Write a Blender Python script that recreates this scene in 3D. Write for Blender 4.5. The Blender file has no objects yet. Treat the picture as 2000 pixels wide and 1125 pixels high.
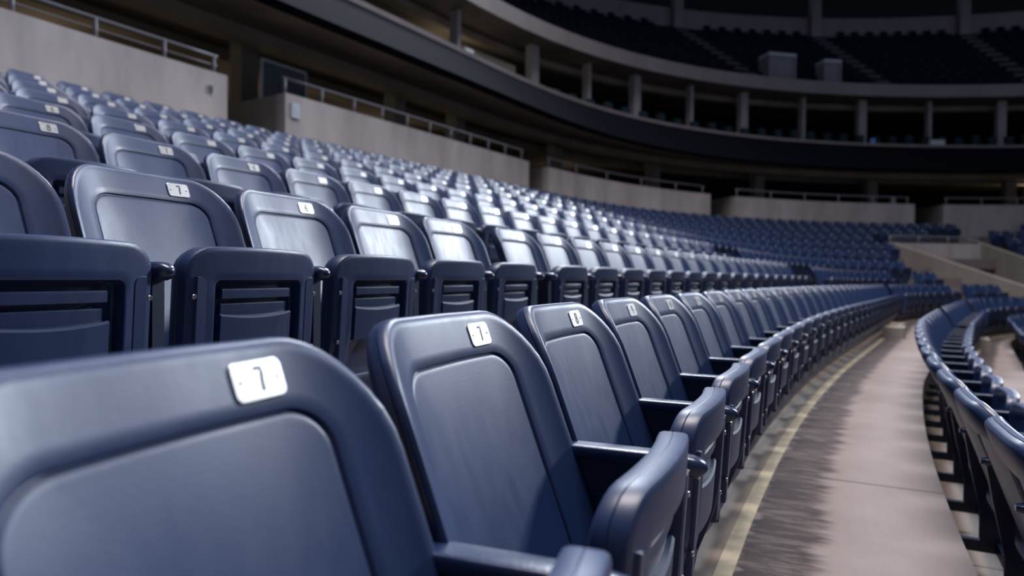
import bpy, bmesh, math, random
import numpy as np
from mathutils import Vector, Matrix

random.seed(7)
rng = np.random.default_rng(7)
SC = bpy.context.scene
COL = SC.collection

# ------------------------------------------------------------------ camera, world, lights, exposure
cam_d = bpy.data.cameras.new('camera')
cam_d.sensor_width = 36.0
cam_d.lens = 24.0
cam_d.clip_start = 0.02
cam_d.clip_end = 300
cam_d.dof.use_dof = True
cam_d.dof.focus_distance = 1.42
cam_d.dof.aperture_fstop = 2.6
cam = bpy.data.objects.new('camera', cam_d)
COL.objects.link(cam)
PITCH, ROLL = -0.0154, 0.0095
cam.matrix_world = (Matrix.Rotation(math.pi / 2 + PITCH, 4, 'X') @ Matrix.Rotation(ROLL, 4, 'Z'))
SC.camera = cam

world = bpy.data.worlds.new('world')
SC.world = world
world.use_nodes = True
wb = world.node_tree.nodes['Background']
wb.inputs['Color'].default_value = (0.62, 0.72, 1.0, 1)
wb.inputs['Strength'].default_value = 0.15

def light(name, kind, energy, color, loc, aim=None, **kw):
    d = bpy.data.lights.new(name, kind)
    d.energy = energy
    d.color = color
    for k, v in kw.items():
        setattr(d, k, v)
    o = bpy.data.objects.new(name, d)
    COL.objects.link(o)
    o.location = loc
    if aim is not None:
        o.rotation_euler = (Vector(aim) - Vector(loc)).to_track_quat('-Z', 'Y').to_euler()
    return o

# daylight from the open far side; first sun is the far-end floodlights
for az, el, e in ((10, 36, 1.5), (50, 23, 2.8)):
    az, el = math.radians(az), math.radians(el)
    sd = Vector((math.sin(az) * math.cos(el), math.cos(az) * math.cos(el), math.sin(el)))
    light('far_light', 'SUN', e, (0.82, 0.89, 1.0), sd * 40, (0, 0, 0), angle=math.radians(10))
light('arena_light', 'AREA', 3300, (1.0, 0.92, 0.90), (2, 5, 28), (3, 8, 0), shape='RECTANGLE', size=16, size_y=10, spread=math.radians(80))

vs = SC.view_settings
vs.view_transform = 'Standard'
vs.look = 'None'
vs.exposure = 0.16
vs.gamma = 1.0
vs.use_curve_mapping = False

# ------------------------------------------------------------------ materials
def mat(name, base, rough=0.5, spec=0.5, metal=0.0, var=0.0, scale=8.0, bump=0.0, bscale=60.0, coords='Object', coat=0.0):
    m = bpy.data.materials.new(name)
    m.use_nodes = True
    nt = m.node_tree
    b = nt.nodes['Principled BSDF']
    b.inputs['Base Color'].default_value = (*base, 1)
    b.inputs['Roughness'].default_value = rough
    b.inputs['Metallic'].default_value = metal
    b.inputs['Specular IOR Level'].default_value = spec
    b.inputs['Coat Weight'].default_value = coat
    tc = nt.nodes.new('ShaderNodeTexCoord')
    if var > 0:
        n = nt.nodes.new('ShaderNodeTexNoise')
        n.inputs['Scale'].default_value = scale
        n.inputs['Detail'].default_value = 6
        nt.links.new(tc.outputs[coords], n.inputs['Vector'])
        r = nt.nodes.new('ShaderNodeValToRGB')
        r.color_ramp.elements[0].position = 0.3
        r.color_ramp.elements[1].position = 0.7
        r.color_ramp.elements[0].color = (*[c * (1 - var) for c in base], 1)
        r.color_ramp.elements[1].color = (*[min(1, c * (1 + var)) for c in base], 1)
        nt.links.new(n.outputs['Fac'], r.inputs['Fac'])
        nt.links.new(r.outputs['Color'], b.inputs['Base Color'])
    if bump > 0:
        n2 = nt.nodes.new('ShaderNodeTexNoise')
        n2.inputs['Scale'].default_value = bscale
        n2.inputs['Detail'].default_value = 4
        nt.links.new(tc.outputs[coords], n2.inputs['Vector'])
        bp = nt.nodes.new('ShaderNodeBump')
        bp.inputs['Strength'].default_value = bump
        bp.inputs['Distance'].default_value = 0.01
        nt.links.new(n2.outputs['Fac'], bp.inputs['Height'])
        nt.links.new(bp.outputs['Normal'], b.inputs['Normal'])
    return m

def plastic_navy():
    m = mat('navy_plastic', (0.0078, 0.0240, 0.084), 0.43, 0.60, var=0.10, scale=5.0, bump=0.022, bscale=260)
    nt = m.node_tree
    b = nt.nodes['Principled BSDF']
    tc = nt.nodes.new('ShaderNodeTexCoord')
    mp = nt.nodes.new('ShaderNodeMapping')
    mp.inputs['Scale'].default_value = (26, 26, 2.2)
    nt.links.new(tc.outputs['Object'], mp.inputs['Vector'])
    n = nt.nodes.new('ShaderNodeTexNoise')
    n.inputs['Scale'].default_value = 1.6
    n.inputs['Detail'].default_value = 5
    nt.links.new(mp.outputs['Vector'], n.inputs['Vector'])
    mr = nt.nodes.new('ShaderNodeMapRange')
    mr.inputs['From Min'].default_value = 0.3
    mr.inputs['From Max'].default_value = 0.75
    mr.inputs['To Min'].default_value = 0.395
    mr.inputs['To Max'].default_value = 0.455
    nt.links.new(n.outputs['Fac'], mr.inputs['Value'])
    nt.links.new(mr.outputs['Result'], b.inputs['Roughness'])
    return m

M = {}
M['navy'] = plastic_navy()
M['navy_arm'] = mat('navy_armrest', (0.010, 0.022, 0.065), 0.27, 0.6, bump=0.04, bscale=200)
M['navy_far'] = mat('navy_plastic_far', (0.0078, 0.0240, 0.084), 0.43, 0.60)
M['plate'] = mat('brushed_plate', (0.58, 0.58, 0.58), 0.34, 0.5, metal=0.7, var=0.06, scale=40)
M['ink'] = mat('engraved_ink', (0.035, 0.035, 0.045), 0.6)
M['screw'] = mat('screw_steel', (0.42, 0.42, 0.44), 0.3, metal=1.0)
M['iron'] = mat('dark_iron', (0.010, 0.018, 0.045), 0.42, 0.5, var=0.15, scale=12)
M['line'] = mat('yellow_paint', (0.42, 0.37, 0.27), 0.7, 0.3, var=0.22, scale=14)
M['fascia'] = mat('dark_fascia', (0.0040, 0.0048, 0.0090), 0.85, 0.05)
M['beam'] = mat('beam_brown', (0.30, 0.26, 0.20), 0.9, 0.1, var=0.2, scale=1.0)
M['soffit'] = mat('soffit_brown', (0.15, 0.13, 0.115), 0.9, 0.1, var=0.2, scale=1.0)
M['dark_chair'] = mat('dark_upholstery', (0.010, 0.028, 0.038), 0.7, 0.2)
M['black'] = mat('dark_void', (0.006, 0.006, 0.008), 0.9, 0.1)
M['rail'] = mat('painted_rail', (0.22, 0.22, 0.25), 0.5, 0.4)
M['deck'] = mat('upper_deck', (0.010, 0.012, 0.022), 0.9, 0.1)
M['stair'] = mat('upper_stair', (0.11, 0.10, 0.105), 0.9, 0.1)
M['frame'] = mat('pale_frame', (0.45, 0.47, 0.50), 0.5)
M['upper_seat'] = mat('upper_seat_shaded', (0.004, 0.007, 0.017), 0.75, 0.15)  # seat navy taken near black: the deck's shade put into the colour
M['glass'] = mat('teal_glass', (0.012, 0.030, 0.040), 0.12, 0.6)
M['sign'] = mat('pale_sign', (0.42, 0.50, 0.58), 0.5)
M['white'] = mat('white_box', (0.50, 0.54, 0.58), 0.5)
M['blue'] = mat('blue_item', (0.16, 0.32, 0.75), 0.4)
M['beige'] = mat('beige_wall', (0.36, 0.31, 0.24), 0.85, 0.2, var=0.12, scale=1.5)
M['tan'] = mat('tan_wall', (0.42, 0.30, 0.18), 0.8, 0.2)

def concrete(name, base, streak=0.25, scale=0.9):
    m = mat(name, base, 0.88, 0.2, bump=0.15, bscale=24)
    nt = m.node_tree
    b = nt.nodes['Principled BSDF']
    tc = nt.nodes.new('ShaderNodeTexCoord')
    mp = nt.nodes.new('ShaderNodeMapping')
    mp.inputs['Scale'].default_value = (1.6, 1.6, 0.45)
    nt.links.new(tc.outputs['Object'], mp.inputs['Vector'])
    n = nt.nodes.new('ShaderNodeTexNoise')
    n.inputs['Scale'].default_value = scale
    n.inputs['Detail'].default_value = 8
    n.inputs['Roughness'].default_value = 0.62
    nt.links.new(mp.outputs['Vector'], n.inputs['Vector'])
    r = nt.nodes.new('ShaderNodeValToRGB')
    r.color_ramp.elements[0].position = 0.32
    r.color_ramp.elements[1].position = 0.68
    r.color_ramp.elements[0].color = (*[c * (1 - streak) for c in base], 1)
    r.color_ramp.elements[1].color = (*[c * (1 + streak) for c in base], 1)
    nt.links.new(n.outputs['Fac'], r.inputs['Fac'])
    nt.links.new(r.outputs['Color'], b.inputs['Base Color'])
    return m

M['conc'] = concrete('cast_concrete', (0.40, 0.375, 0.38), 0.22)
M['conc_pale'] = concrete('pale_concrete', (0.40, 0.38, 0.39), 0.1)
M['conc_ledge'] = concrete('ledge_concrete', (0.27, 0.25, 0.26), 0.10)
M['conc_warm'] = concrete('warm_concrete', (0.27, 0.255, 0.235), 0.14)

def floor_mat():
    """Concrete treads: uv.x = metres along the row, uv.y = metres in front of the row's seat line (0..1.07)."""
    m = bpy.data.materials.new('tread_concrete')
    m.use_nodes = True
    nt = m.node_tree
    N, Lk = nt.nodes, nt.links
    b = N['Principled BSDF']
    b.inputs['Roughness'].default_value = 0.75
    b.inputs['Specular IOR Level'].default_value = 0.3
    uv = N.new('ShaderNodeUVMap')
    uv.uv_map = 'row'
    sep = N.new('ShaderNodeSeparateXYZ')
    Lk.new(uv.outputs['UV'], sep.inputs['Vector'])
    def noise(sx, sy, sc, det=6, ro=0.6):
        mp = N.new('ShaderNodeMapping')
        mp.inputs['Scale'].default_value = (sx, sy, 1)
        Lk.new(uv.outputs['UV'], mp.inputs['Vector'])
        n = N.new('ShaderNodeTexNoise')
        n.inputs['Scale'].default_value = sc
        n.inputs['Detail'].default_value = det
        n.inputs['Roughness'].default_value = ro
        Lk.new(mp.outputs['Vector'], n.inputs['Vector'])
        return n.outputs['Fac']
    def math_(op, a, c, clamp=False):
        x = N.new('ShaderNodeMath')
        x.operation = op
        x.use_clamp = clamp
        for i, v in enumerate((a, c)):
            if isinstance(v, (int, float)):
                x.inputs[i].default_value = v
            else:
                Lk.new(v, x.inputs[i])
        return x.outputs[0]
    def ramp(v, a, c):
        mr = N.new('ShaderNodeMapRange')
        mr.interpolation_type = 'SMOOTHSTEP'
        mr.inputs['From Min'].default_value = a
        mr.inputs['From Max'].default_value = c
        Lk.new(v, mr.inputs['Value'])
        return mr.outputs['Result']
    def mix(f, a, c):
        x = N.new('ShaderNodeMix')
        x.data_type = 'RGBA'
        if isinstance(f, (int, float)):
            x.inputs['Factor'].default_value = f
        else:
            Lk.new(f, x.inputs['Factor'])
        for nm, v in (('A', a), ('B', c)):
            s = [i for i in x.inputs if i.name == nm and i.type == 'RGBA'][0]
            if isinstance(v, tuple):
                s.default_value = (*v, 1)
            else:
                Lk.new(v, s)
        return [o for o in x.outputs if o.type == 'RGBA'][0]
    big = noise(1, 1, 1.3)
    fine = noise(1.2, 5, 9)
    col = mix(ramp(big, 0.3, 0.7), (0.165, 0.141, 0.138), (0.215, 0.185, 0.182))
    col = mix(math_('MULTIPLY', ramp(fine, 0.45, 0.75), 0.30), col, (0.17, 0.145, 0.135))
    # dark band beside the painted line: streaks across the row with a ragged edge
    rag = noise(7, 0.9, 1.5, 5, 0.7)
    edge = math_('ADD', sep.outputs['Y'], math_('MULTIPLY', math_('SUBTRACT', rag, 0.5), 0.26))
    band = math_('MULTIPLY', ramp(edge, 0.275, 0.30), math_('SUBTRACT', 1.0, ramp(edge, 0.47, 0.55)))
    mottle = noise(9, 2.0, 2.2, 6, 0.7)
    band = math_('MULTIPLY', band, math_('ADD', 0.55, math_('MULTIPLY', ramp(mottle, 0.36, 0.56), 0.45)))
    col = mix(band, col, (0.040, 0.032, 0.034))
    inner = math_('MULTIPLY', math_('SUBTRACT', 1.0, ramp(sep.outputs['Y'], 0.24, 0.27)), 0.6)
    col = mix(inner, col, (0.26, 0.205, 0.160))
    # slab joints every 3.4 m
    md = math_('ABSOLUTE', math_('SUBTRACT', math_('MODULO', math_('ADD', sep.outputs['X'], 100.25), 3.4), 1.7), 0)
    joint = math_('SUBTRACT', 1.0, ramp(md, 0.004, 0.016))
    col = mix(math_('MULTIPLY', joint, 0.8), col, (0.07, 0.055, 0.055))
    Lk.new(col, b.inputs['Base Color'])
    bp = N.new('ShaderNodeBump')
    bp.inputs['Strength'].default_value = 0.2
    bp.inputs['Distance'].default_value = 0.01
    Lk.new(fine, bp.inputs['Height'])
    Lk.new(bp.outputs['Normal'], b.inputs['Normal'])
    return m
M['floor'] = floor_mat()

# ------------------------------------------------------------------ plan of the bowl
KX = [-4, 0, 2, 4, 7, 10, 14, 18, 23, 28, 34, 40, 48, 56, 66]
KV = [0.0537, 0.0701, 0.0346, 0.026, 0.0164, -0.0035, -0.0011, 0.1182, 0.0808, 0.0565, 0.0416, 0.0352, 0.0323, 0.0311, 0.0307]
S = np.linspace(-12, 90, 2041)
_k = np.interp(S, KX, KV)
_d = S[1] - S[0]
TH = np.concatenate([[0], np.cumsum((_k[1:] + _k[:-1]) / 2 * _d)])
_i0 = int(np.argmin(abs(S)))
TH = TH - TH[_i0] + 0.3291
_x, _y = np.sin(TH), np.cos(TH)
CX = np.concatenate([[0], np.cumsum((_x[1:] + _x[:-1]) / 2 * _d)])
CY = np.concatenate([[0], np.cumsum((_y[1:] + _y[:-1]) / 2 * _d)])
CX = CX - CX[_i0] - 0.483
CY = CY - CY[_i0]

def cpos(s, off, z=0.0):
    """Point at base arc s, off metres away from the field."""
    th = np.interp(s, S, TH)
    return Vector((float(np.interp(s, S, CX) - math.cos(th) * off), float(np.interp(s, S, CY) + math.sin(th) * off), z))

def chead(s):
    return float(np.interp(s, S, TH))

T, R, FLOOR = 1.0663, 0.3185, -0.85
def row_z(n):
    return FLOOR + (n * R if n >= 0 else (-0.267 + (n + 1) * R))
def row_off(n, s):
    if n >= 0:
        return n * T
    drift = float(np.interp(s, [7, 10.4, 15.6, 22], [0, 0.10, 0.42, 0.75]))
    if n == -2:
        return -1.84 - 0.4 * drift
    return -0.926 + (n + 1) * T - drift

def row_table(n):
    """own arc length of row n as a function of base arc"""
    ss = np.arange(-6, 70, 0.05)
    P = np.array([cpos(s, row_off(n, s))[:2] for s in ss])
    l = np.concatenate([[0], np.cumsum(np.hypot(*np.diff(P, axis=0).T))])
    l -= np.interp(0, ss, l)
    return ss, l

# ------------------------------------------------------------------ mesh helpers
def link(o, parent=None):
    COL.objects.link(o)
    if parent is not None:
        o.parent = parent
    return o

def mesh(name, verts, faces, mats, smooth=True, fmat=None):
    me = bpy.data.meshes.new(name)
    me.from_pydata([tuple(v) for v in verts], [], faces)
    for m in (mats if isinstance(mats, (list, tuple)) else [mats]):
        me.materials.append(m)
    if fmat is not None:
        me.polygons.foreach_set('material_index', fmat)
    if smooth:
        me.polygons.foreach_set('use_smooth', [True] * len(me.polygons))
    me.update()
    return me

def obj(name, me, parent=None, **props):
    o = link(bpy.data.objects.new(name, me), parent)
    for k, v in props.items():
        o[k] = v
    return o

class MB:
    """collects verts and faces of one mesh"""
    def __init__(self):
        self.v, self.f, self.m = [], [], []
    def add(self, vs, fs, mi=0):
        b = len(self.v)
        self.v += [tuple(x) for x in vs]
        self.f += [tuple(b + i for i in f) for f in fs]
        self.m += [mi] * len(fs)
    def box(self, a, b, mi=0, xf=None):
        (x0, y0, z0), (x1, y1, z1) = a, b
        vs = [(x0, y0, z0), (x1, y0, z0), (x1, y1, z0), (x0, y1, z0), (x0, y0, z1), (x1, y0, z1), (x1, y1, z1), (x0, y1, z1)]
        if xf:
            vs = [xf(*p) for p in vs]
        self.add(vs, [(0, 3, 2, 1), (4, 5, 6, 7), (0, 1, 5, 4), (1, 2, 6, 5), (2, 3, 7, 6), (3, 0, 4, 7)], mi)
    def rings(self, rings, cap0=True, cap1=True, mi=0, closed=True):
        n = len(rings[0])
        vs = [p for r in rings for p in r]
        fs = []
        for i in range(len(rings) - 1):
            for j in range(n if closed else n - 1):
                k = (j + 1) % n
                fs.append((i * n + j, i * n + k, (i + 1) * n + k, (i + 1) * n + j))
        if cap0:
            fs.append(tuple(reversed(range(n))))
        if cap1:
            fs.append(tuple((len(rings) - 1) * n + j for j in range(n)))
        self.add(vs, fs, mi)
    def tube(self, pts, r, n=8, mi=0):
        pts = [Vector(p) for p in pts]
        rs = []
        for i, p in enumerate(pts):
            d = (pts[min(i + 1, len(pts) - 1)] - pts[max(i - 1, 0)]).normalized()
            a = d.cross(Vector((0, 0, 1)))
            if a.length < 1e-3:
                a = d.cross(Vector((1, 0, 0)))
            a.normalize()
            c = a.cross(d)
            rs.append([p + (a * math.cos(t) + c * math.sin(t)) * r for t in [2 * math.pi * q / n for q in range(n)]])
        self.rings(rs, mi=mi)
    def build(self, name, mats, smooth=True):
        me = mesh(name, self.v, self.f, mats, smooth, self.m)
        bm = bmesh.new()
        bm.from_mesh(me)
        bmesh.ops.recalc_face_normals(bm, faces=bm.faces)
        bm.to_mesh(me)
        bm.free()
        return me

def sharp(me, angle=38):
    try:
        me.set_sharp_from_angle(angle=math.radians(angle))
    except Exception:
        pass
    return me

def rrect(hw, b0, b1, rt, rb, ns, nc, crown=0.0):
    """rounded rectangle, counted the same way for every size: (a, b) points. rt/rb = (ra, rb) radii of the top / bottom corners."""
    (ra, rbb), (qa, qb) = rt, rb
    p = []
    def lin(x0, y0, x1, y1, n):
        for i in range(n):
            t = i / n
            p.append((x0 + (x1 - x0) * t, y0 + (y1 - y0) * t))
    def arc(cx, cy, rx, ry, a0, n):
        for i in range(n):
            t = a0 + math.pi / 2 * i / n
            p.append((cx + rx * math.cos(t), cy + ry * math.sin(t)))
    lin(hw, b0 + qb, hw, b1 - rbb, ns)
    arc(hw - ra, b1 - rbb, ra, rbb, 0, nc)
    top0 = len(p)
    lin(hw - ra, b1, -hw + ra, b1, ns)
    arc(-hw + ra, b1 - rbb, ra, rbb, math.pi / 2, nc)
    lin(-hw, b1 - rbb, -hw, b0 + qb, ns)
    arc(-hw + qa, b0 + qb, qa, qb, math.pi, nc)
    lin(-hw + qa, b0, hw - qa, b0, ns)
    arc(hw - qa, b0 + qb, qa, qb, -math.pi / 2, nc)
    if crown:
        p = [(a, b + crown * (1 - (a / hw) ** 2) * max(0, (b - b0) / (b1 - b0)) ** 3) for a, b in p]
    return p

# ------------------------------------------------------------------ the seat (local: x along the row towards the near end, y towards the field, z up from the tread; y = 0 at the number plate)
RHO = 0.36
PLATE_W = 0.756
CR, SR = math.cos(RHO), math.sin(RHO)
W, E0 = 0.238, 0.048
def sag(a):
    return E0 * min(1.05, abs(a) / W) ** 4
def bp(a, b, d):
    """back plane coordinates (a across, b up the slope, d forward) -> seat space"""
    return (a, -b * SR + d * CR, PLATE_W + b * CR + d * SR)

def make_backrest(ns, nc, full=True):
    B0, B1 = -0.455, 0.038
    out = lambda ins: rrect(W - ins, B0 + ins, B1 - ins, (0.105 - ins * .6, 0.150 - ins * .6), (0.06, 0.06), ns, nc, 0.006)
    pan = lambda ins: rrect(0.166 - ins, -0.43 + ins, -0.036 - ins, (0.05 - ins * .3, 0.048 - ins * .3), (0.04, 0.04), ns, nc, 0.004)
    def ring(sh, d):
        return [bp(a, b, sag(a) + d) for a, b in sh]
    def lerp(s0, s1, t):
        return [((1 - t) * p[0] + t * q[0], (1 - t) * p[1] + t * q[1]) for p, q in zip(s0, s1)]
    rs = []
    # rear face: recessed panel, border band
    rear = lambda ins: rrect(W - ins, B0 + ins, B1 - ins, (0.105 - ins * .6, 0.150 - ins * .6), (0.06, 0.06), ns, nc, 0.006)
    rpan = rrect(W - 0.030, B0 + 0.03, B1 - 0.085, (0.06, 0.05), (0.04, 0.04), ns, nc)
    rpan2 = rrect(W - 0.036, B0 + 0.036, B1 - 0.092, (0.056, 0.046), (0.036, 0.036), ns, nc)
    if full:
        rs.append(ring([(a * 0.02, -0.19 + (b + 0.19) * 0.02) for a, b in rpan2], -0.020))
        rs.append(ring(lerp([(a * 0.02, -0.19 + (b + 0.19) * 0.02) for a, b in rpan2], rpan2, 0.55), -0.020))
        rs.append(ring(rpan2, -0.022))
        rs.append(ring(rpan, -0.040))
        rs.append(ring(lerp(rpan, rear(0.012), 0.6), -0.045))
    rs.append(ring(rear(0.012), -0.043))
    rs.append(ring(rear(0.004), -0.039))
    rs.append(ring(rear(0.000), -0.031))
    if full:
        rs.append(ring(rear(-0.001), -0.021))
        rs.append(ring(rear(0.0015), -0.0200))
        rs.append(ring(rear(-0.001), -0.0185))
    rs.append(ring(out(0.000), -0.010))
    if full:
        rs.append(ring(out(0.0025), -0.0045))
    rs.append(ring(out(0.007), -0.0012))
    rs.append(ring(out(0.014), 0.0))
    o1, p0 = out(0.014), pan(-0.006)
    if full:
        rs.append(ring(out(0.018), 0.0))
        rs.append(ring(lerp(o1, p0, 0.35), 0.0))
        rs.append(ring(lerp(o1, p0, 0.8), 0.0))
        rs.append(ring(pan(-0.0016), 0.0))
        rs.append(ring(pan(-0.0006), -0.0006))
        rs.append(ring(pan(0.0006), -0.0042))
        rs.append(ring(pan(0.0020), -0.0044))
        rs.append(ring(pan(0.0034), -0.0030))
        rs.append(ring(pan(0.0060), -0.0026))
    else:
        rs.append(ring(pan(0.0), -0.001))
        rs.append(ring(pan(0.004), -0.006))
    pc = pan(0.010)
    c0 = [(a * 0.02, -0.2 + (b + 0.2) * 0.02) for a, b in pc]
    for t in ((0.0, 0.25, 0.5, 0.75, 1.0) if full else (0.0, 0.55, 1.0)):
        rs.append(ring(lerp(pc, c0, t), -0.0026))
    mb = MB()
    mb.rings(rs)
    return sharp(mb.build('backrest', [M['navy'] if full else M['navy_far']]), 50)

def make_pan(ns, nc, full=True):
    H0, H1 = 0.165, 0.590
    sh = lambda ins, rb=0.085: rrect(0.206 - ins, H0 + ins, H1 - ins, (0.062 - ins * .5, 0.052 - ins * .5), (rb - ins * .5, rb - ins * .5), ns, nc, 0.006)
    rec = lambda ins: rrect(0.137 - ins, 0.225 + ins, 0.520 - ins, (0.016, 0.016), (0.03, 0.03), ns, nc)
    def lean(b):         # folded up, the pan leans: its underside looks slightly down
        return -0.06 * (0.585 - b) - 0.7 * max(0, 0.36 - b) ** 1.5
    def bow(a):          # the lip bows forward in the middle
        return 0.020 * (1 - (a / 0.2) ** 2)
    def ring(s, y):
        return [(a, y + bow(a) + lean(b), b) for a, b in s]
    def mid(s):
        return [(a * 0.03, 0.42 + (b - 0.42) * 0.03) for a, b in s]
    def lerp(s0, s1, t):
        return [((1 - t) * p[0] + t * q[0], (1 - t) * p[1] + t * q[1]) for p, q in zip(s0, s1)]
    rs = [ring(mid(sh(0.05)), 0.268), ring(sh(0.05), 0.266), ring(sh(0.022), 0.2545), ring(sh(0.008), 0.2535), ring(sh(0.002), 0.257), ring(sh(0.0), 0.263)]
    if full:
        rs += [ring(sh(-0.0004), 0.276), ring(sh(0.0010), 0.2772), ring(sh(-0.0004), 0.2784)]
    rs += [ring(sh(0.0), 0.2945), ring(sh(0.0020), 0.3002), ring(sh(0.0065), 0.3026), ring(sh(0.012), 0.303), ring(sh(0.022), 0.303)]
    rs += [ring(lerp(sh(0.022), rec(-0.006), 0.7), 0.303), ring(rec(-0.003), 0.303), ring(rec(0.0), 0.3015), ring(rec(0.003), 0.274), ring(rec(0.007), 0.271), ring(mid(rec(0.007)), 0.271)]
    mb = MB()
    mb.rings(rs)
    if full:
        def rib(z0, z1, y0, y1, hw, chamf, drop=0.0):
            n = 12
            vs, fs = [], []
            for i in range(n + 1):
                a = -hw + 2 * hw * i / n
                dz = -drop * (1 - (a / hw) ** 2)
                yb = bow(a)
                vs += [(a, y0 + yb + lean(z1), z1), (a, y1 + yb - chamf + lean(z1), z1 + dz), (a, y1 + yb + lean(z1 - chamf), z1 - chamf * 1.2 + dz), (a, y1 + yb + lean(z0), z0), (a, y0 + yb + lean(z0), z0)]
            for i in range(n):
                for j in range(4):
                    fs.append((i * 5 + j, (i + 1) * 5 + j, (i + 1) * 5 + j + 1, i * 5 + j + 1))
            fs.append(tuple(range(5)))
            fs.append(tuple(n * 5 + j for j in reversed(range(5))))
            mb.add(vs, fs)
        rib(0.478, 0.500, 0.268, 0.289, 0.108, 0.003)
        rib(0.345, 0.466, 0.268, 0.281, 0.104, 0.002)
        rib(0.345, 0.443, 0.268, 0.293, 0.112, 0.004, 0.008)
    return sharp(mb.build('seat_pan', [M['navy'] if full else M['navy_far']]), 28)

def make_bracket(side):
    """narrow hinge plate at the edge of the pan"""
    mb = MB()
    s = [(0.0, 0.285), (0.0275, 0.285), (0.0275, 0.505)]
    s += [(0.0275 - 0.02 * (1 - math.cos(t)), 0.505 + 0.022 * math.sin(t)) for t in [math.pi / 2 * i / 6 for i in range(1, 7)]]
    s += [(0.0, 0.527)]
    base = 0.158
    pts = lambda ins, y: [(side * (base + (0.0275 - min(max(a, ins), 0.0275 - ins))), y - 0.06 * (0.585 - b), min(max(b, 0.285 + ins), 0.527 - ins)) for a, b in s]
    # keep the straight side outwards, the round shoulder inwards
    mb.rings([pts(0, 0.285), pts(0, 0.3100), pts(0.0015, 0.3122)])
    return sharp(mb.build('hinge_bracket', [M['navy']]), 40)

def make_bolt(side, z):
    mb = MB()
    c = (side * 0.1925, z)
    def ring(r, y):
        return [(c[0] + r * math.cos(t), y - 0.06 * (0.585 - c[1]), c[1] + r * math.sin(t)) for t in [2 * math.pi * i / 14 for i in range(14)]]
    mb.rings([ring(0.0056, 0.3105), ring(0.0056, 0.3130), ring(0.0044, 0.3142), ring(0.0024, 0.3142), ring(0.0021, 0.3128)])
    return sharp(mb.build('bolt', [M['screw']]), 30)

def make_standard():
    """side panel between two seats, with a raised rim and a foot"""
    mb = MB()
    U = -0.25
    prof = [(0.10, 0.120), (0.175, 0.120), (0.215, 0.19), (0.262, 0.27), (0.288, 0.40), (0.292, 0.540), (0.045, 0.540), (0.065, 0.42), (0.10, 0.25)]
    def ring(x, ins):
        cx, cz = 0.20, 0.30
        return [(x, cx + (y - cx) * (1 - ins * 1.2), cz + (z - cz) * (1 - ins * 1.2)) for y, z in prof]
    h = 0.013
    mb.rings([ring(U - h, 0.0), ring(U + h, 0.0)], cap0=True, cap1=True)
    # raised panel line on each face
    for sx in (-1, 1):
        x = U + sx * (h + 0.001)
        for a, b in (((0.115, 0.472), (0.270, 0.478)), ((0.115, 0.38), (0.121, 0.478))):
            mb.box((x - 0.0025, a[0], a[1]), (x + 0.0025, b[0], b[1]))
    # front web down to the pan pivot
    mb.box((U - 0.0145, 0.270, 0.285), (U + 0.0145, 0.296, 0.530))
    return sharp(mb.build('side_panel', [M['iron']]), 30)

def make_beam():
    """square mounting tube under one seat with a bracket to the riser"""
    mb = MB()
    mb.box((-0.25, 0.165, 0.095), (0.25, 0.205, 0.138))
    mb.box((-0.265, 0.006, 0.095), (-0.235, 0.170, 0.138))
    return mb.build('mounting_beam', [M['iron']], False)

def make_armrest():
    mb = MB()
    U = -0.25
    rs = []
    n = 20
    ys = [0.030, 0.036, 0.050, 0.10, 0.20, 0.24, 0.285, 0.298, 0.312, 0.322, 0.330, 0.334, 0.336]
    for y in ys:
        k = 1.0
        if y > 0.298:
            k = math.sqrt(max(0.0, 1 - ((y - 0.298) / 0.0382) ** 2))
        if y < 0.05:
            k = 0.45 + 0.55 * (y - 0.03) / 0.02
        dp = float(np.interp(y, [0.02, 0.23, 0.29, 0.394], [0.0105, 0.0115, 0.020, 0.020]))
        e = float(np.interp(y, [0.0, 0.26, 0.31], [0.28, 0.32, 0.7]))
        zc = 0.557 - dp
        r = []
        for i in range(n):
            t = 2 * math.pi * i / n
            c, s_ = math.cos(t), math.sin(t)
            r.append((U + 0.0215 * k * math.copysign(abs(c) ** e, c), y, zc + dp * (k if y > 0.2 else 0.5 + k / 2) * math.copysign(abs(s_) ** e, s_)))
        rs.append(r)
    mb.rings(rs)
    return sharp(mb.build('armrest', [M['navy_arm']]), 50)

PU = 0.092
PW, PH = 0.064, 0.0385
def plate_xf(u, v, d):
    a = PU + u
    return bp(-a, v, sag(PU) + (sag(PU + 0.03) - sag(PU - 0.03)) / 0.06 * u + d)

def make_plate(full=True):
    mb = MB()
    n = 3 if full else 1
    sh = lambda ins: rrect(PW / 2 - ins, -PH / 2 + ins, PH / 2 - ins, (0.0075, 0.0075), (0.0075, 0.0075), 2, n + 2)
    ring = lambda ins, d: [plate_xf(a, b, d) for a, b in sh(ins)]
    mb.rings([ring(0, 0.0002), ring(0, 0.0026), ring(0.0008, 0.0034)])
    return sharp(mb.build('number_plate', [M['plate']]), 30)

def make_plate_screw(side):
    mb = MB()
    ring = lambda r, d: [plate_xf(side * 0.0235 + r * math.cos(t), r * math.sin(t), d) for t in [2 * math.pi * i / 10 for i in range(10)]]
    mb.rings([ring(0.0022, 0.0034), ring(0.0022, 0.0042), ring(0.0012, 0.0046), ring(0.0008, 0.0036)])
    return mb.build('screw', [M['screw']])

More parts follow.
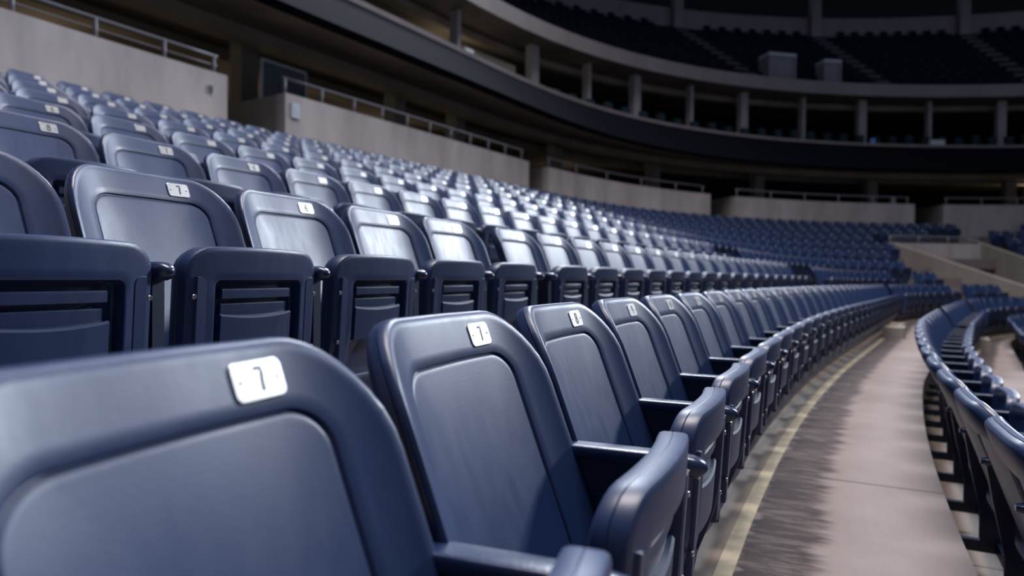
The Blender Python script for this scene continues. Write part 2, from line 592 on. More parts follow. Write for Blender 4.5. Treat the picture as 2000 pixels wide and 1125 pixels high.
STROKES = {
    '0': [[(0.5 + 0.42 * math.cos(t), 0.5 + 0.5 * math.sin(t)) for t in [2 * math.pi * i / 20 for i in range(21)]]],
    '1': [[(0.2, 0.8), (0.5, 1.0), (0.5, 0.0)]],
    '2': [[(0.08, 0.75), (0.15, 0.92), (0.4, 1.0), (0.7, 0.97), (0.9, 0.78), (0.85, 0.58), (0.08, 0.0), (0.92, 0.0)]],
    '3': [[(0.08, 0.85), (0.35, 1.0), (0.7, 0.97), (0.86, 0.77), (0.72, 0.56), (0.4, 0.53), (0.75, 0.48), (0.92, 0.26), (0.75, 0.05), (0.35, 0.0), (0.05, 0.15)]],
    '4': [[(0.72, 0.0), (0.72, 1.0), (0.05, 0.3), (0.95, 0.3)]],
    '5': [[(0.85, 1.0), (0.18, 1.0), (0.12, 0.55), (0.5, 0.63), (0.82, 0.5), (0.9, 0.28), (0.72, 0.05), (0.38, 0.0), (0.06, 0.13)]],
    '6': [[(0.82, 0.95), (0.5, 1.0), (0.2, 0.75), (0.08, 0.35), (0.2, 0.08), (0.5, 0.0), (0.82, 0.1), (0.9, 0.33), (0.78, 0.53), (0.5, 0.6), (0.2, 0.5), (0.1, 0.35)]],
    '7': [[(0.12, 0.98), (0.86, 1.0), (0.84, 0.80), (0.72, 0.45), (0.68, 0.0)]],
    '8': [[(0.5 + 0.36 * math.cos(t), 0.76 + 0.24 * math.sin(t)) for t in [2 * math.pi * i / 16 for i in range(17)]], [(0.5 + 0.42 * math.cos(t), 0.26 + 0.26 * math.sin(t)) for t in [2 * math.pi * i / 16 for i in range(17)]]],
    '9': [[(0.9, 0.68), (0.75, 0.48), (0.45, 0.42), (0.18, 0.52), (0.1, 0.72), (0.22, 0.93), (0.5, 1.0), (0.8, 0.92), (0.92, 0.68), (0.85, 0.3), (0.6, 0.0)]],
}
_num = {}
def numeral(txt):
    if txt in _num:
        return _num[txt]
    mb = MB()
    h, w, gap, lw = 0.0230, 0.0130, 0.0045, 0.0019
    tot = len(txt) * w + (len(txt) - 1) * gap
    for i, ch in enumerate(txt):
        x0 = -tot / 2 + i * (w + gap)
        for st in STROKES[ch]:
            p = [(x0 + x * w, -h / 2 + y * h) for x, y in st]
            L_, R_ = [], []
            for j in range(len(p)):
                a, b = p[max(0, j - 1)], p[min(len(p) - 1, j + 1)]
                dx, dy = b[0] - a[0], b[1] - a[1]
                q = math.hypot(dx, dy) or 1
                nx, ny = -dy / q * lw, dx / q * lw
                L_.append((p[j][0] + nx, p[j][1] + ny))
                R_.append((p[j][0] - nx, p[j][1] - ny))
            n = len(p)
            vs = [plate_xf(x, y, 0.0040) for x, y in L_ + R_] + [plate_xf(x, y, 0.0032) for x, y in L_ + R_]
            fs = []
            for j in range(n - 1):
                fs += [(j, j + 1, n + j + 1, n + j), (2 * n + j, 2 * n + j + 1, j + 1, j), (n + j, n + j + 1, 3 * n + j + 1, 3 * n + j)]
            mb.add(vs, fs)
    _num[txt] = mb.build('numeral', [M['ink']], smooth=False)
    return _num[txt]

ME = dict(back=make_backrest(9, 9), pan=make_pan(7, 6), std=make_standard(), arm=make_armrest(), beam=make_beam(), plate=make_plate(),
          b0=make_bracket(-1), b1=make_bracket(1), bolt00=make_bolt(-1, 0.484), bolt10=make_bolt(1, 0.484), bolt01=make_bolt(-1, 0.345), bolt11=make_bolt(1, 0.345),
          s0=make_plate_screw(-1), s1=make_plate_screw(1))
LO = dict(back=make_backrest(2, 3, False), pan=make_pan(2, 2, False), plate=make_plate(False))

# ------------------------------------------------------------------ rows of seats: where each seat stands
SP = 0.5
START = {0: 0.602, 1: 1.517 - 1.0, 2: 1.934 - 1.5, 3: 2.203 - 1.5}
GAPS = {   # aisles by row: (from, to) in the row's base arc
    0: [(15.4, 16.2), (20.25, 20.7)],
    1: [(11.9, 13.9), (19.9, 20.4)],
    2: [(11.2, 12.8), (21.6, 22.8)],
    3: [(22.3, 23.5)], 4: [(23.3, 24.5)], 5: [(24.4, 25.6)], 6: [(25.6, 26.8)], 7: [(26.9, 28.1)],
    -1: [(10.0, 10.6), (15.4, 16.0)], -2: [(13.4, 14.2)], -3: []}
VOM = (23.3, 26.2)
seats = []
def proj(p):
    y = p.y * math.cos(PITCH) + p.z * math.sin(PITCH)
    z = -p.y * math.sin(PITCH) + p.z * math.cos(PITCH)
    if y < 0.05:
        return None
    return 1000 + 1333.3 * p.x / y, 562.5 - 1333.3 * z / y, y

for n in range(-3, 8):
    ss, ll = row_table(n)
    base_l = START.get(n, 0.35 + 0.17 * (n % 3))
    if n < 0:
        base_l = {-1: 1.96 - 1.0, -2: 1.7, -3: 2.0, -4: 2.0}[n]
    l, extra = base_l, 0.0
    k = 0
    while l < ll[-1] - 1:
        if n == 1 and k == 6:
            l += 0.162
        s = float(np.interp(l, ll, ss))
        g = [e for e in GAPS[n] if e[0] - 0.22 < s < e[1] + 0.22]
        if g:
            l = float(np.interp(g[0][1] + 0.24, ss, ll))
            s = float(np.interp(l, ll, ss))
        if s > 60:
            break
        lo = {0: 21.95, 1: 21.5, 2: 22.7, 5: 23.15}.get(n, VOM[0] - 0.3)
        if 0 <= n <= 5 and lo < s < VOM[1] + 0.4:
            l += SP
            continue
        off = row_off(n, s)
        p = cpos(s, off, row_z(n))
        p1, p2 = cpos(s - .05, row_off(n, s - .05)), cpos(s + .05, row_off(n, s + .05))
        th = math.atan2(p2.x - p1.x, p2.y - p1.y)
        q = proj(p + Vector((0, 0, 0.76)))
        seats.append(dict(n=n, s=s, p=p, th=th, q=q, k=k))
        k += 1
        l += SP

SAMPLES = [(x, y, z) for x, y, z in ((-.22, -.03, .76), (.22, -.03, .76), (0, -.03, .79), (.08, 0, .756), (-.2, .1, .5), (.2, .1, .5), (-.2, .31, .58), (.2, .31, .58), (-.2, .29, .3), (.2, .29, .3))]
def in_view(e):
    if e['q'] is None:
        return False
    a = -math.pi / 2 - e['th']
    c, s_ = math.cos(a), math.sin(a)
    for x, y, z in SAMPLES:
        q = proj(e['p'] + Vector((c * x - s_ * y, s_ * x + c * y, z)))
        if q and 4 < q[0] < 1996 and 4 < q[1] < 1121:
            return True
    return False
vis = [e for e in seats if in_view(e)]
vis.sort(key=lambda e: e['q'][2])
NEAR = vis[:300]
near_ids = {id(e) for e in NEAR}
FAR = [e for e in vis if id(e) not in near_ids]

ORD = ['', 'first', 'second', 'third', 'fourth', 'fifth', 'sixth', 'seventh', 'eighth', 'ninth', 'tenth', 'eleventh', 'twelfth', 'thirteenth', 'fourteenth', 'fifteenth', 'sixteenth', 'seventeenth', 'eighteenth', 'nineteenth']
TENS = {2: 'twent', 3: 'thirt', 4: 'fort', 5: 'fift', 6: 'sixt'}
def ordinal(i):
    if i < 20:
        return ORD[i]
    t, u = divmod(i, 10)
    return TENS[t] + ('ieth' if u == 0 else 'y-' + ORD[u])
ROWNAME = {0: 'row beside the yellow-lined walkway', 1: 'first row above the walkway row', 2: 'second row above the walkway row', 3: 'third row above the walkway row',
           4: 'fourth row above the walkway row', 5: 'fifth row above the walkway row', 6: 'sixth row above the walkway row', 7: 'top row under the concrete wall',
           -1: 'row seen from behind across the walkway', -2: 'second row below the walkway', -3: 'third row below the walkway'}
NUMS = {0: ['7', '7', '8', '9', '10', '11', '12', '13', '14', '15'], 1: ['8', '7', '6', '5', '4', '3', '2', '1'], 2: ['8', '7', '6', '5', '4', '3', '2', '1'], 3: ['7', '6', '5', '4', '3', '2', '1']}

def place(name, parts, e, props):
    root = bpy.data.objects.new(name, None)
    root.empty_display_size = 0.2
    link(root)
    root.location = e['p'] - Vector((0, 0, 0.007 if e['n'] == 0 and e['k'] == 0 else 0))
    root.rotation_euler = (0, 0, -math.pi / 2 - e['th'])
    for k, v in props.items():
        root[k] = v
    return root

order = {}
for e in sorted(NEAR, key=lambda e: (e['n'], e['s'])):
    order.setdefault(e['n'], []).append(e)
for n, row in order.items():
    for i, e in enumerate(row):
        e['i'] = i + 1
protos = {}
def child(parent, name, me, **kw):
    """copy the prototype part object (sharing mesh data) under its own parent"""
    if (name, me.name) not in protos:
        o = bpy.data.objects.new(name, me)
        protos[(name, me.name)] = o
    else:
        o = protos[(name, me.name)].copy()
        o.location = (0, 0, 0)
    return obj_link(o, parent, kw)
def obj_link(o, parent, kw):
    COL.objects.link(o)
    o.parent = parent
    for k, v in kw.items():
        o[k] = v
    return o

for e in NEAR:
    n, i, d = e['n'], e['i'], e['q'][2]
    nums = NUMS.get(n)
    num = nums[i - 1] if nums and i <= len(nums) and d < 3.6 else None
    lab = f"navy folding seat{' plated ' + num if num else ''}, {ordinal(i)} from the near end, {ROWNAME[n]}"
    e_root = place('stadium_seat', None, e, dict(label=lab, category='stadium seat', group='seats of the ' + ROWNAME[n]))
    back = child(e_root, 'backrest', ME['back'])
    pan = child(e_root, 'seat_pan', ME['pan'])
    dp = Vector((-0.02, 0.055, 0)) if n >= 1 else Vector((-0.025, 0.016, 0.016))
    pan.location = dp
    sp = child(e_root, 'side_panel', ME['std'], label='dark side panel under the armrest')
    am = child(e_root, 'armrest', ME['arm'])
    child(e_root, 'mounting_beam', ME['beam'])
    am.location = sp.location = (0, dp.y * 0.8, 0)
    if n >= 0:
        pl = child(e_root, 'number_plate', ME['plate'], label=('pale metal plate numbered ' + num) if num else 'pale metal number plate')
        if num:
            child(pl, 'numeral', numeral(num), label='dark engraved number ' + num)
            child(pl, 'screw', ME['s0'])
            child(pl, 'screw', ME['s1'])
    if d < 7:
        for sd_, key in ((0, 'b0'), (1, 'b1')):
            br = child(e_root, 'hinge_bracket', ME[key])
            br.location = dp
            if d < 4.5:
                child(br, 'bolt', ME['bolt%d0' % sd_], label='small steel bolt')
                child(br, 'bolt', ME['bolt%d1' % sd_], label='small steel bolt')
    if n == 1 and e['k'] == 6:
        o = child(e_root, 'side_panel', ME['std'])
        o.location = (0.5, 0.044, 0)
        o = child(e_root, 'armrest', ME['arm'])
        o.location = (0.5, 0.044, 0)

# all the seats too small to tell apart: one object
def merged(entries, lo, name, mats):
    V, F, MI = [], [], []
    parts = []
    for key, mi in (('back', 0), ('pan', 0), ('plate', 1)):
        me = lo[key]
        v = np.empty(len(me.vertices) * 3)
        me.vertices.foreach_get('co', v)
        parts.append((v.reshape(-1, 3), [tuple(p.vertices) for p in me.polygons], mi))
    base = 0
    for e in entries:
        a = -math.pi / 2 - e['th']
        c, s_ = math.cos(a), math.sin(a)
        Rm = np.array([[c, -s_, 0], [s_, c, 0], [0, 0, 1]])
        for v, fs, mi in parts:
            V.append(v @ Rm.T + np.array(e['p']))
            F += [tuple(base + i for i in f) for f in fs]
            MI += [mi] * len(fs)
            base += len(v)
    me = mesh(name, np.concatenate(V), F, mats, True, MI)
    return me
fm = merged(FAR, LO, 'distant_seats', [M['navy_far'], M['plate']])
obj('distant_stadium_seats', fm, None, kind='stuff', label='distant rows of small navy seats curving round the far end of the bowl', category='stadium seats')

# ------------------------------------------------------------------ structure: treads, line, walls
def ribbon(name, prof, s0, s1, step, m, uvs=None, offset=None, closed=False, smooth=False):
    """sweep an (off, z) profile along the bowl"""
    n = max(2, int(math.ceil((s1 - s0) / step)) + 1)
    ss = np.linspace(s0, s1, n)
    vs, fs = [], []
    k = len(prof)
    for s in ss:
        for (o, z) in prof:
            vs.append(cpos(s, o + (offset(s) if offset else 0), z))
    kk = k if closed else k - 1
    for i in range(n - 1):
        for j in range(kk):
            j2 = (j + 1) % k
            fs.append((i * k + j, i * k + j2, (i + 1) * k + j2, (i + 1) * k + j))
    if closed:
        fs.append(tuple(range(k)))
        fs.append(tuple((n - 1) * k + j for j in reversed(range(k))))
    me = mesh(name, vs, fs, m, smooth)
    if closed:
        bm = bmesh.new()
        bm.from_mesh(me)
        bmesh.ops.recalc_face_normals(bm, faces=bm.faces)
        bm.to_mesh(me)
        bm.free()
    if smooth:
        sharp(me, 35)
    return me

# treads and risers, one stepped floor
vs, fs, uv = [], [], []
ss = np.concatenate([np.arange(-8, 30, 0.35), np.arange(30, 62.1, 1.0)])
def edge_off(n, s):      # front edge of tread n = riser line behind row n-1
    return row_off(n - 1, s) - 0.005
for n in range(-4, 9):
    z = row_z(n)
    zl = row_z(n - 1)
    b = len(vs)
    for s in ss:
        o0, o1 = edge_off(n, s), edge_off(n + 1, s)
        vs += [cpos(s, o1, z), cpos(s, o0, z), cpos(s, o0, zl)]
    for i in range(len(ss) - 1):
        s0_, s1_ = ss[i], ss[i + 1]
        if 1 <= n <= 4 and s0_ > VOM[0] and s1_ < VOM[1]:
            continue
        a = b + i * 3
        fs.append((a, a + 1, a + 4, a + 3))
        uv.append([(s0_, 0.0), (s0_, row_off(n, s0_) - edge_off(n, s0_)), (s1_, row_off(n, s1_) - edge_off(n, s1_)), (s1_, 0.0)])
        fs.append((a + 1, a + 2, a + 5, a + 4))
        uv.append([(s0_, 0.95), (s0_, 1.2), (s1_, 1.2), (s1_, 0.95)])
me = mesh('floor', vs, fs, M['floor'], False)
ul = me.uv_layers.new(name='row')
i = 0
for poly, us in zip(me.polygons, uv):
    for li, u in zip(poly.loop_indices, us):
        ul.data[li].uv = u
obj('floor', me, None, kind='structure', label='stepped concrete treads and risers with a ragged dark band', category='floor')

for j, n in enumerate((0, -1, -2)):
    zf = row_z(n)
    me = ribbon('line', [(-0.242, zf + 0.002), (-0.293, zf + 0.002)], 0.5, 24, 0.3, M['line'], offset=lambda s, n=n: row_off(n, s))
    obj('trim_%d' % (j + 1), me, None, kind='structure', label='worn yellow line painted along the walkway', category='line')

# concrete walls behind the top row, between the openings
WO, WZ0, WZ1 = 7.92, 1.0, 2.935
segs = [(-4.0, 6.68), (7.62, 15.0), (15.75, 20.3), (20.95, 25.7), (26.45, 50)]
for a, b in segs:
    mb_me = ribbon('wall', [(WO, WZ0), (WO, WZ1), (WO + 0.22, WZ1), (WO + 0.22, WZ0)], a, b, 0.5, M['conc'], closed=True, smooth=True)
    obj('wall_back', mb_me, None, kind='structure', label='pale cast concrete wall behind the top row', category='wall')
def radial_wall(name, s, o0, o1, z00, z01, z10, z11, th=0.2, m=None, **kw):
    mb = MB()
    vs = []
    for ds in (0, th):
        ctr = chead(s)
        e = Vector((math.sin(ctr), math.cos(ctr), 0)) * ds
        vs += [cpos(s, o0, z00) + e, cpos(s, o0, z01) + e, cpos(s, o1, z11) + e, cpos(s, o1, z10) + e]
    mb.add(vs, [(0, 1, 2, 3), (7, 6, 5, 4), (0, 4, 5, 1), (1, 5, 6, 2), (2, 6, 7, 3), (3, 7, 4, 0)])
    return obj(name, mb.build(name, [m or M['conc']], False), None, **kw)
for a, b in segs[1:]:
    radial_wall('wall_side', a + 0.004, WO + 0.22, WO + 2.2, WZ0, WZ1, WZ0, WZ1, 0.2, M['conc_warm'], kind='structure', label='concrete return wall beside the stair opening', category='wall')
for a, b in segs[:-1]:
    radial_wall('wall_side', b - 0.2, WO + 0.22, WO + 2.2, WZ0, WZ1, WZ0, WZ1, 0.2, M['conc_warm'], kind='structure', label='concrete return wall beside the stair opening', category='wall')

# guard rails on the walls
def guard_rail(a, b, spacing, label, z0=WZ1, h=0.27, off=WO + 0.11, first=0.05, mid=True):
    root = bpy.data.objects.new('guard_rail', None)
    link(root)
    root.location = cpos((a + b) / 2, off, z0)
    root['label'] = label
    root['category'] = 'railing'
    root['group'] = 'rails on the concrete walls'
    inv = Matrix.Translation(-root.location)
    n = max(2, int((b - a) / 0.4))
    ss = np.linspace(a, b, n)
    for nm, zz, r in (('top_rail', h, 0.022), ('mid_rail', h * 0.5, 0.009))[:2 if mid else 1]:
        mb = MB()
        mb.tube([inv @ cpos(s, off, z0 + zz) for s in ss], r, 8)
        obj(nm, mb.build(nm, [M['rail']]), root)
    pl_ = [b - 0.05]
    s = a + first
    while s < b - 0.25:
        pl_.append(s)
        s += spacing
    for s in pl_:
        mb = MB()
        mb.tube([inv @ cpos(s, off, z0), inv @ cpos(s, off, z0 + h)], 0.026, 8)
        obj('post', mb.build('post', [M['rail']]), root)
guard_rail(-3.0, 6.6, 0.78, 'grey metal guard rail on the leftmost concrete wall, above the nearest rows', first=0.31)
guard_rail(7.64, 14.9, 0.72, 'grey metal guard rail on the concrete wall with the small square sign', first=0.05, mid=False)
guard_rail(15.8, 20.2, 0.9, 'dim guard rail on the third concrete wall from the left', mid=False)
guard_rail(21.0, 25.6, 0.9, 'dim guard rail on the fourth concrete wall, behind the aisle', mid=False)
guard_rail(26.5, 34, 0.9, 'dim guard rail on the farthest concrete wall at the right', mid=False)

def box_at(name, s, off, z0, w, dep, h, m, rot=0.0, **props):
    mb = MB()
    mb.box((-w / 2, -dep / 2, 0), (w / 2, dep / 2, h))
    o = obj(name, mb.build(name, [m], False), None, **props)
    o.location = cpos(s, off, z0)
    o.rotation_euler = (0, 0, math.pi / 2 - chead(s) + rot)
    return o
def plaque(s, z0, w, h, m, ink, text, label):
    t = box_at('wall_sign', s, WO - 0.012, z0, w, 0.02, h, m, label=label, category='sign')
    mb = MB()
    for x, z, ww, hh in text:
        mb.box((x - ww / 2, -0.014, z - hh / 2), (x + ww / 2, -0.009, z + hh / 2))
    o = obj('symbol', mb.build('symbol', [ink], False), t)
    return t
plaque(7.80, 2.56, 0.16, 0.24, M['sign'], M['white'], [(0, 0.16, 0.03, 0.08), (0.02, 0.09, 0.08, 0.03)], 'small pale blue square sign near the left end of a concrete wall')
plaque(6.44, 2.62, 0.055, 0.11, M['rail'], M['black'], [(0, 0.07, 0.03, 0.03), (0, 0.03, 0.03, 0.02)], 'tiny dark plate near the right end of the leftmost wall')

# glass screen behind the second wall
g = bpy.data.objects.new('glass_screen', None)
link(g)
g.location = cpos(7.75, WO + 0.8, 2.0)
g.rotation_euler = (0, 0, math.pi / 2 - chead(7.75))
g['label'] = 'dark teal glass panel in a grey frame behind the rail by the stair opening'
g['category'] = 'glass screen'
mb = MB(); mb.box((0.03, -0.008, 0.2), (0.93, 0.008, 1.62)); obj('pane', mb.build('pane', [M['glass']], False), g)
mb = MB(); mb.box((0, -0.02, 0), (0.03, 0.02, 1.66)); mb.box((0.93, -0.02, 0), (0.96, 0.02, 1.66)); mb.box((0.03, -0.02, 1.62), (0.93, 0.02, 1.66)); obj('frame', mb.build('frame', [M['frame']], False), g)

# stair slope and handrail in the first opening
mb = MB()
mb.tube([cpos(7.05, WO + 1.6, 2.9), cpos(7.35, WO + 0.5, 2.35), cpos(7.4, WO + 0.1, 2.2)], 0.03, 8)
obj('handrail', mb.build('handrail', [M['rail']]), None, label='sloping dark handrail in the stair opening between the two left walls', category='railing')

# concourse floor and soffit under the suites
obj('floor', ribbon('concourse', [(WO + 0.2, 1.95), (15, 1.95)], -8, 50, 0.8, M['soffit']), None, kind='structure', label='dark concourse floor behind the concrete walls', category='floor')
obj('wall_back', ribbon('concourse_wall', [(14.5, 1.95), (14.5, 4.3)], -8, 50, 0.8, M['black']), None, kind='structure', label='dark-painted wall at the back of the concourse', category='wall')
obj('wall_front', ribbon('fascia', [(7.50, 4.16), (7.75, 4.12), (8.95, 5.18), (8.72, 5.28), (8.66, 5.26)], -10, 50, 0.5, M['fascia'], closed=True, smooth=True), None, kind='structure', label='dark curved fascia of the suite level', category='fascia')
obj('trim_4', ribbon('ledge', [(8.60, 5.24), (8.58, 5.34), (9.4, 5.34), (9.4, 5.24)], -10, 50, 0.5, M['conc_ledge'], closed=True), None, kind='structure', label='thin pale ledge along the top of the dark fascia', category='ledge')
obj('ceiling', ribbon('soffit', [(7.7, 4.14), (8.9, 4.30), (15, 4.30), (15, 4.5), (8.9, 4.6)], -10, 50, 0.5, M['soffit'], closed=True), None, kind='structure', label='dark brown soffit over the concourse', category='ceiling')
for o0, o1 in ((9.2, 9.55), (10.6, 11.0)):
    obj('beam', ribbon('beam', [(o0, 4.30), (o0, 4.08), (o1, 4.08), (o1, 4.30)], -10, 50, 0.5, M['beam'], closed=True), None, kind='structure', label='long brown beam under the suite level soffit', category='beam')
def column(name, s, off, z0, z1, w, dep, m, label):
    mb = MB()
    mb.box((-w / 2, -dep / 2, 0), (w / 2, dep / 2, z1 - z0))
    o = obj(name, mb.build(name, [m], False), None, kind='structure', label=label, category='column')
    o.location = cpos(s, off, z0)
    o.rotation_euler = (0, 0, math.pi / 2 - chead(s))
for s in (8.3, 12.4, 14.7, 17.6, 19.9, 22.5, 25.4, 28.9):
    column('column', s, 10.0, 1.95, 4.3, 0.36 if s < 18 else 0.42, 0.36, M['conc_warm'], 'concrete column in the dark concourse under the suites')
# lower hall piece at the far right
column('wall_side', 29.25, 9.4, 1.95, 3.75, 0.55, 0.3, M['tan'], 'lit tan doorway wall at the far right of the concourse')

# suite level
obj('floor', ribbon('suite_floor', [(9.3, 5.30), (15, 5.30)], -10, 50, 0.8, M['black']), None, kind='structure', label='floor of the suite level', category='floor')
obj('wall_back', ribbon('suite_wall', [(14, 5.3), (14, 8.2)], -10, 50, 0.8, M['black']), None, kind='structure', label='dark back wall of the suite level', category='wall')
obj('ceiling', ribbon('suite_soffit', [(10.25, 7.652), (14.2, 7.50), (14.2, 7.62), (10.4, 7.74)], -10, 50, 0.6, M['soffit'], closed=True), None, kind='structure', label='brown soffit above the suite level', category='ceiling')
obj('beam', ribbon('suite_beam', [(11.6, 7.62), (11.6, 7.38), (11.9, 7.38), (11.9, 7.62)], -10, 50, 0.6, M['beam'], closed=True), None, kind='structure', label='brown beam under the upper deck soffit', category='beam')
for j, s in enumerate((15.6, 17.6, 18.8, 19.9, 21.2, 22.5, 24.0, 25.5, 27.2, 29.0)):
    thick = j % 2 == 1
    column('column', s, 11.0, 5.3, 7.62, 0.33 if thick else 0.15, 0.3, M['conc_pale'], 'pale column between the dark suites')
obj('wall_side', ribbon('suite_partition', [(10.9, 5.3), (10.9, 6.72), (11.1, 6.72), (11.1, 5.3)], 15.75, 17.15, 0.3, M['beige'], closed=True), None, kind='structure', label='lit beige wall panel in the suite level', category='wall')
box_at('service_cabinet', 15.62, 10.6, 5.95, 0.34, 0.25, 0.5, M['white'], label='pale cabinet fixed on a suite column beside the beige wall panel', category='cabinet')
box_at('suite_monitor', 24.95, 8.78, 5.34, 0.16, 0.1, 0.22, M['blue'], label='small bright blue item on the suite ledge', category='monitor')
box_at('suite_display', 26.6, 8.78, 5.34, 0.55, 0.15, 0.22, M['white'], label='small pale box on the suite ledge between two columns', category='box')
box_at('suite_lantern', 29.2, 8.78, 5.34, 0.18, 0.15, 0.30, M['white'], label='tiny white item on the suite ledge at the far right', category='lamp')
box_at('concourse_post', 25.4, 8.55, 1.95, 0.16, 0.12, 1.3, M['white'], label='short white post standing at the gap between the last two concrete walls', category='post')
# dark chair rows in the suites
mb = MB()
for s in np.arange(12, 36, 0.42):
    c = cpos(s, 9.75, 5.32)
    th = chead(s)
    u = Vector((math.sin(th), math.cos(th), 0)); v = Vector((math.cos(th), -math.sin(th), 0))
    h = 0.55 + 0.12 * rng.random()
    w = 0.15
    pts = [c - u * w - v * .08, c + u * w - v * .08, c + u * w + v * .08, c - u * w + v * .08]
    vv = [p + Vector((0, 0, 0)) for p in pts] + [p - v * 0.06 + Vector((0, 0, h)) for p in pts]
    mb.add(vv, [(0, 3, 2, 1), (4, 5, 6, 7), (0, 1, 5, 4), (1, 2, 6, 5), (2, 3, 7, 6), (3, 0, 4, 7)])
obj('suite_chairs', mb.build('suite_chairs', [M['dark_chair']], False), None, kind='stuff', label='dark row of tiny chairs along the suite ledge', category='chairs')

# upper deck
obj('wall_front', ribbon('upper_fascia', [(10.25, 7.65), (10.25, 8.15), (10.55, 8.15), (10.55, 7.65)], -10, 50, 0.5, M['conc_ledge'], closed=True, smooth=True), None, kind='structure', label='grey concrete band along the front of the upper deck', category='fascia')
prof = []
NR = 12
for i in range(NR):
    o = 10.9 + i * 0.64
    z = 7.7 + i * 0.425
    prof += [(o, z), (o, z + 0.425)]
prof += [(18.6, 7.7 + NR * 0.425)]
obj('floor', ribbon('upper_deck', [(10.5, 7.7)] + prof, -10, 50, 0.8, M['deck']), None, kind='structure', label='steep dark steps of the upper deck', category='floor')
UZ = 7.7 + NR * 0.425
obj('wall_back', ribbon('upper_wall', [(18.5, UZ - 0.1), (18.5, UZ + 1.2), (18.7, UZ + 1.2), (18.7, UZ - 0.1)], -10, 50, 0.8, M['conc_ledge'], closed=True), None, kind='structure', label='dim grey wall above the upper deck', category='wall')
for s in (23.0, 26.3, 30.0):
    column('column', s, 18.2, UZ - 0.6, UZ + 2.75, 0.5, 0.4, M['conc_ledge'], 'tall grey column in front of the upper wall')
for s in (23.0, 26.3, 30.0):
    mb = MB()
    th = chead(s)
    u = Vector((math.sin(th), math.cos(th), 0)) * 0.35
    for i in range(NR * 2):
        o0 = 10.9 + i * 0.32
        z = 7.7 + (i + 2) * 0.2125 + 0.02
        a, b = cpos(s, o0, z), cpos(s, o0 + 0.33, z)
        mb.add([a - u, a + u, b + u, b - u, a - u - Vector((0, 0, 0.23)), a + u - Vector((0, 0, 0.23))], [(0, 1, 2, 3), (0, 4, 5, 1)])
    obj('stair', mb.build('stair', [M['stair']], False), None, kind='structure', label='pale aisle stair climbing the dark upper deck', category='stairs')
# rows of dark seats on the upper deck: nobody can tell them apart
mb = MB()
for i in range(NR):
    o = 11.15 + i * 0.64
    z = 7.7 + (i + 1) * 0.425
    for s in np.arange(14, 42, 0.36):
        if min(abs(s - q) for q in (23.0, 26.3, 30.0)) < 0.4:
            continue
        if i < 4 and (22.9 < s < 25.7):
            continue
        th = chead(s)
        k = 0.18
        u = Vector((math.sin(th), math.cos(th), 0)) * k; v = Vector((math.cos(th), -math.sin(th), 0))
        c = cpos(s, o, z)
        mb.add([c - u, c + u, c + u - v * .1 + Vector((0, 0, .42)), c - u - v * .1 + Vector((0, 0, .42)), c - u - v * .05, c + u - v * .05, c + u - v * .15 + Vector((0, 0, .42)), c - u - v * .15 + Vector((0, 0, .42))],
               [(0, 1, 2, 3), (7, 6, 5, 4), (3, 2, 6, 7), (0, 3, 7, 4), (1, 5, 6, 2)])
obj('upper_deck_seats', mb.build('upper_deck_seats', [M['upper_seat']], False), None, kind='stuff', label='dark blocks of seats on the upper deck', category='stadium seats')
# press boxes on the upper deck
def press_box(s, off, z, w, d, h, label):
    r = bpy.data.objects.new('press_desk', None)
    link(r)
    r.location = cpos(s, off, z)
    r.rotation_euler = (0, 0, math.pi / 2 - chead(s))
    r['label'] = label
    r['category'] = 'desk'
    mb = MB(); mb.box((-w / 2, -d / 2, h - 0.12), (w / 2, d / 2, h)); obj('desk_top', mb.build('desk_top', [M['white']], False), r)
    mb = MB(); mb.box((-w / 2 + 0.1, -d / 2 + 0.05, 0), (w / 2 - 0.1, -d / 2 + 0.12, h - 0.12)); obj('front_panel', mb.build('front_panel', [M['rail']], False), r)
    for x in (-w / 2 + 0.05, w / 2 - 0.05):
        mb = MB(); mb.box((x - 0.05, -d / 2, 0), (x + 0.05, d / 2, h - 0.12)); obj('leg', mb.build('leg', [M['rail']], False), r)
press_box(23.75, 12.1, 8.35, 1.3, 0.8, 1.35, 'larger pale press desk on the upper deck left of the middle stair')
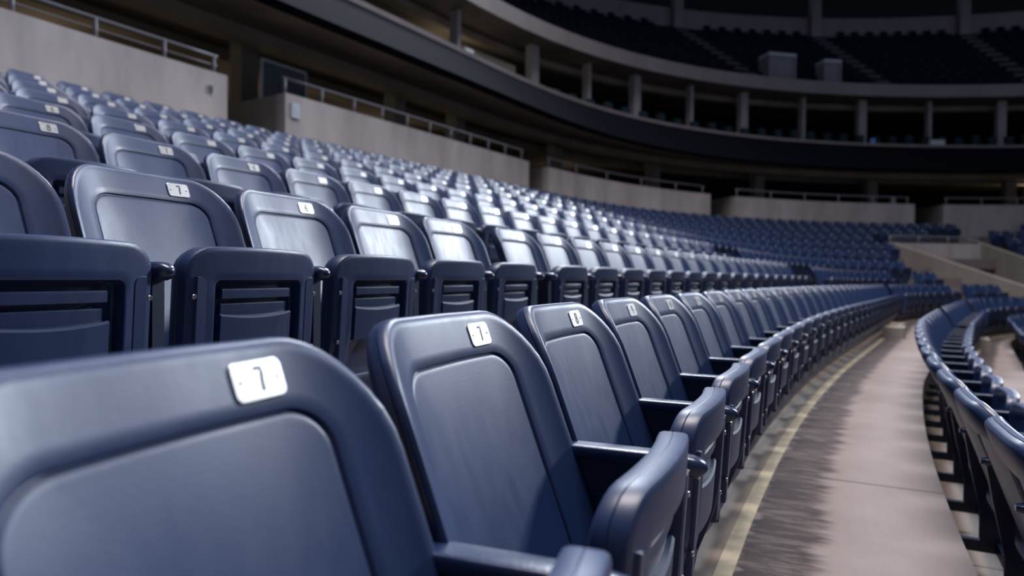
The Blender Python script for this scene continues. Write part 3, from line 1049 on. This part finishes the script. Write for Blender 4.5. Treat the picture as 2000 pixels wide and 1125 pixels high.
press_box(25.0, 12.0, 8.45, 0.8, 0.7, 1.1, 'smaller pale press desk on the upper deck beside the middle stair')

# vomitory walls at the right
SL = R / T
def vom_wall(s, o0, o1, c, m, label):
    return radial_wall('wall_side', s, o0, o1, -1.3, SL * o0 + c, -1.3, SL * o1 + c, 0.18, m, kind='structure', label=label, category='wall')
vom_wall(23.4, -0.6, 4.95, -0.19, M['conc_warm'], 'sloping concrete wall on the near side of the entrance tunnel')
vom_wall(25.95, -0.6, 6.0, -0.19, M['conc_warm'], 'sloping concrete wall on the far side of the entrance tunnel')
me = ribbon('vomitory_back', [(4.95, -1.3), (4.95, 1.28), (5.1, 1.28), (5.1, -1.3)], 23.4, 26.05, 0.3, M['conc'], closed=True)
obj('wall_back', me, None, kind='structure', label='concrete wall closing the entrance tunnel', category='wall')
obj('floor', ribbon('vomitory_floor', [(0.2, -1.2), (5.0, -1.2)], 23.4, 26.1, 0.3, M['conc_warm']), None, kind='structure', label='sunken floor of the entrance tunnel', category='floor')
guard_rail(23.45, 25.9, 0.8, 'short grey rail on the wall closing the entrance tunnel at the right', z0=1.28, h=0.22, off=5.02)

# roof added over the upper deck, edges and height set to shade it
obj('ceiling', ribbon('roof', [(15.5, 15.6), (36.0, 15.6), (36.0, 16.0), (15.5, 16.0)], -10, 50, 0.8, M['black'], closed=True), None, kind='structure', label='dark roof added to shade the upper deck', category='roof')

# added warm fills, unseen, brightening the dark concourse and a suite
for s, off, z, e in ((10.2, 12.5, 3.2, 18), (6.0, 12.0, 3.4, 16), (14, 12.5, 3.2, 16), (19, 12.8, 3.2, 8), (29.6, 11.0, 3.6, 16), (16.2, 12.6, 6.6, 18)):
    light('concourse_fill', 'POINT', e, (1.0, 0.82, 0.6), cpos(s, off, z), shadow_soft_size=0.4)

# half steps where the aisles meet the walkways
for s, off, z, w in ((12.0, -0.40, row_z(0), 0.5), (14.2, -1.52, row_z(-1), 0.6)):
    box_at('stair', s, off, z, w, 0.28, 0.17, M['conc_warm'], kind='structure', label='pale concrete half step at the foot of an aisle', category='steps')
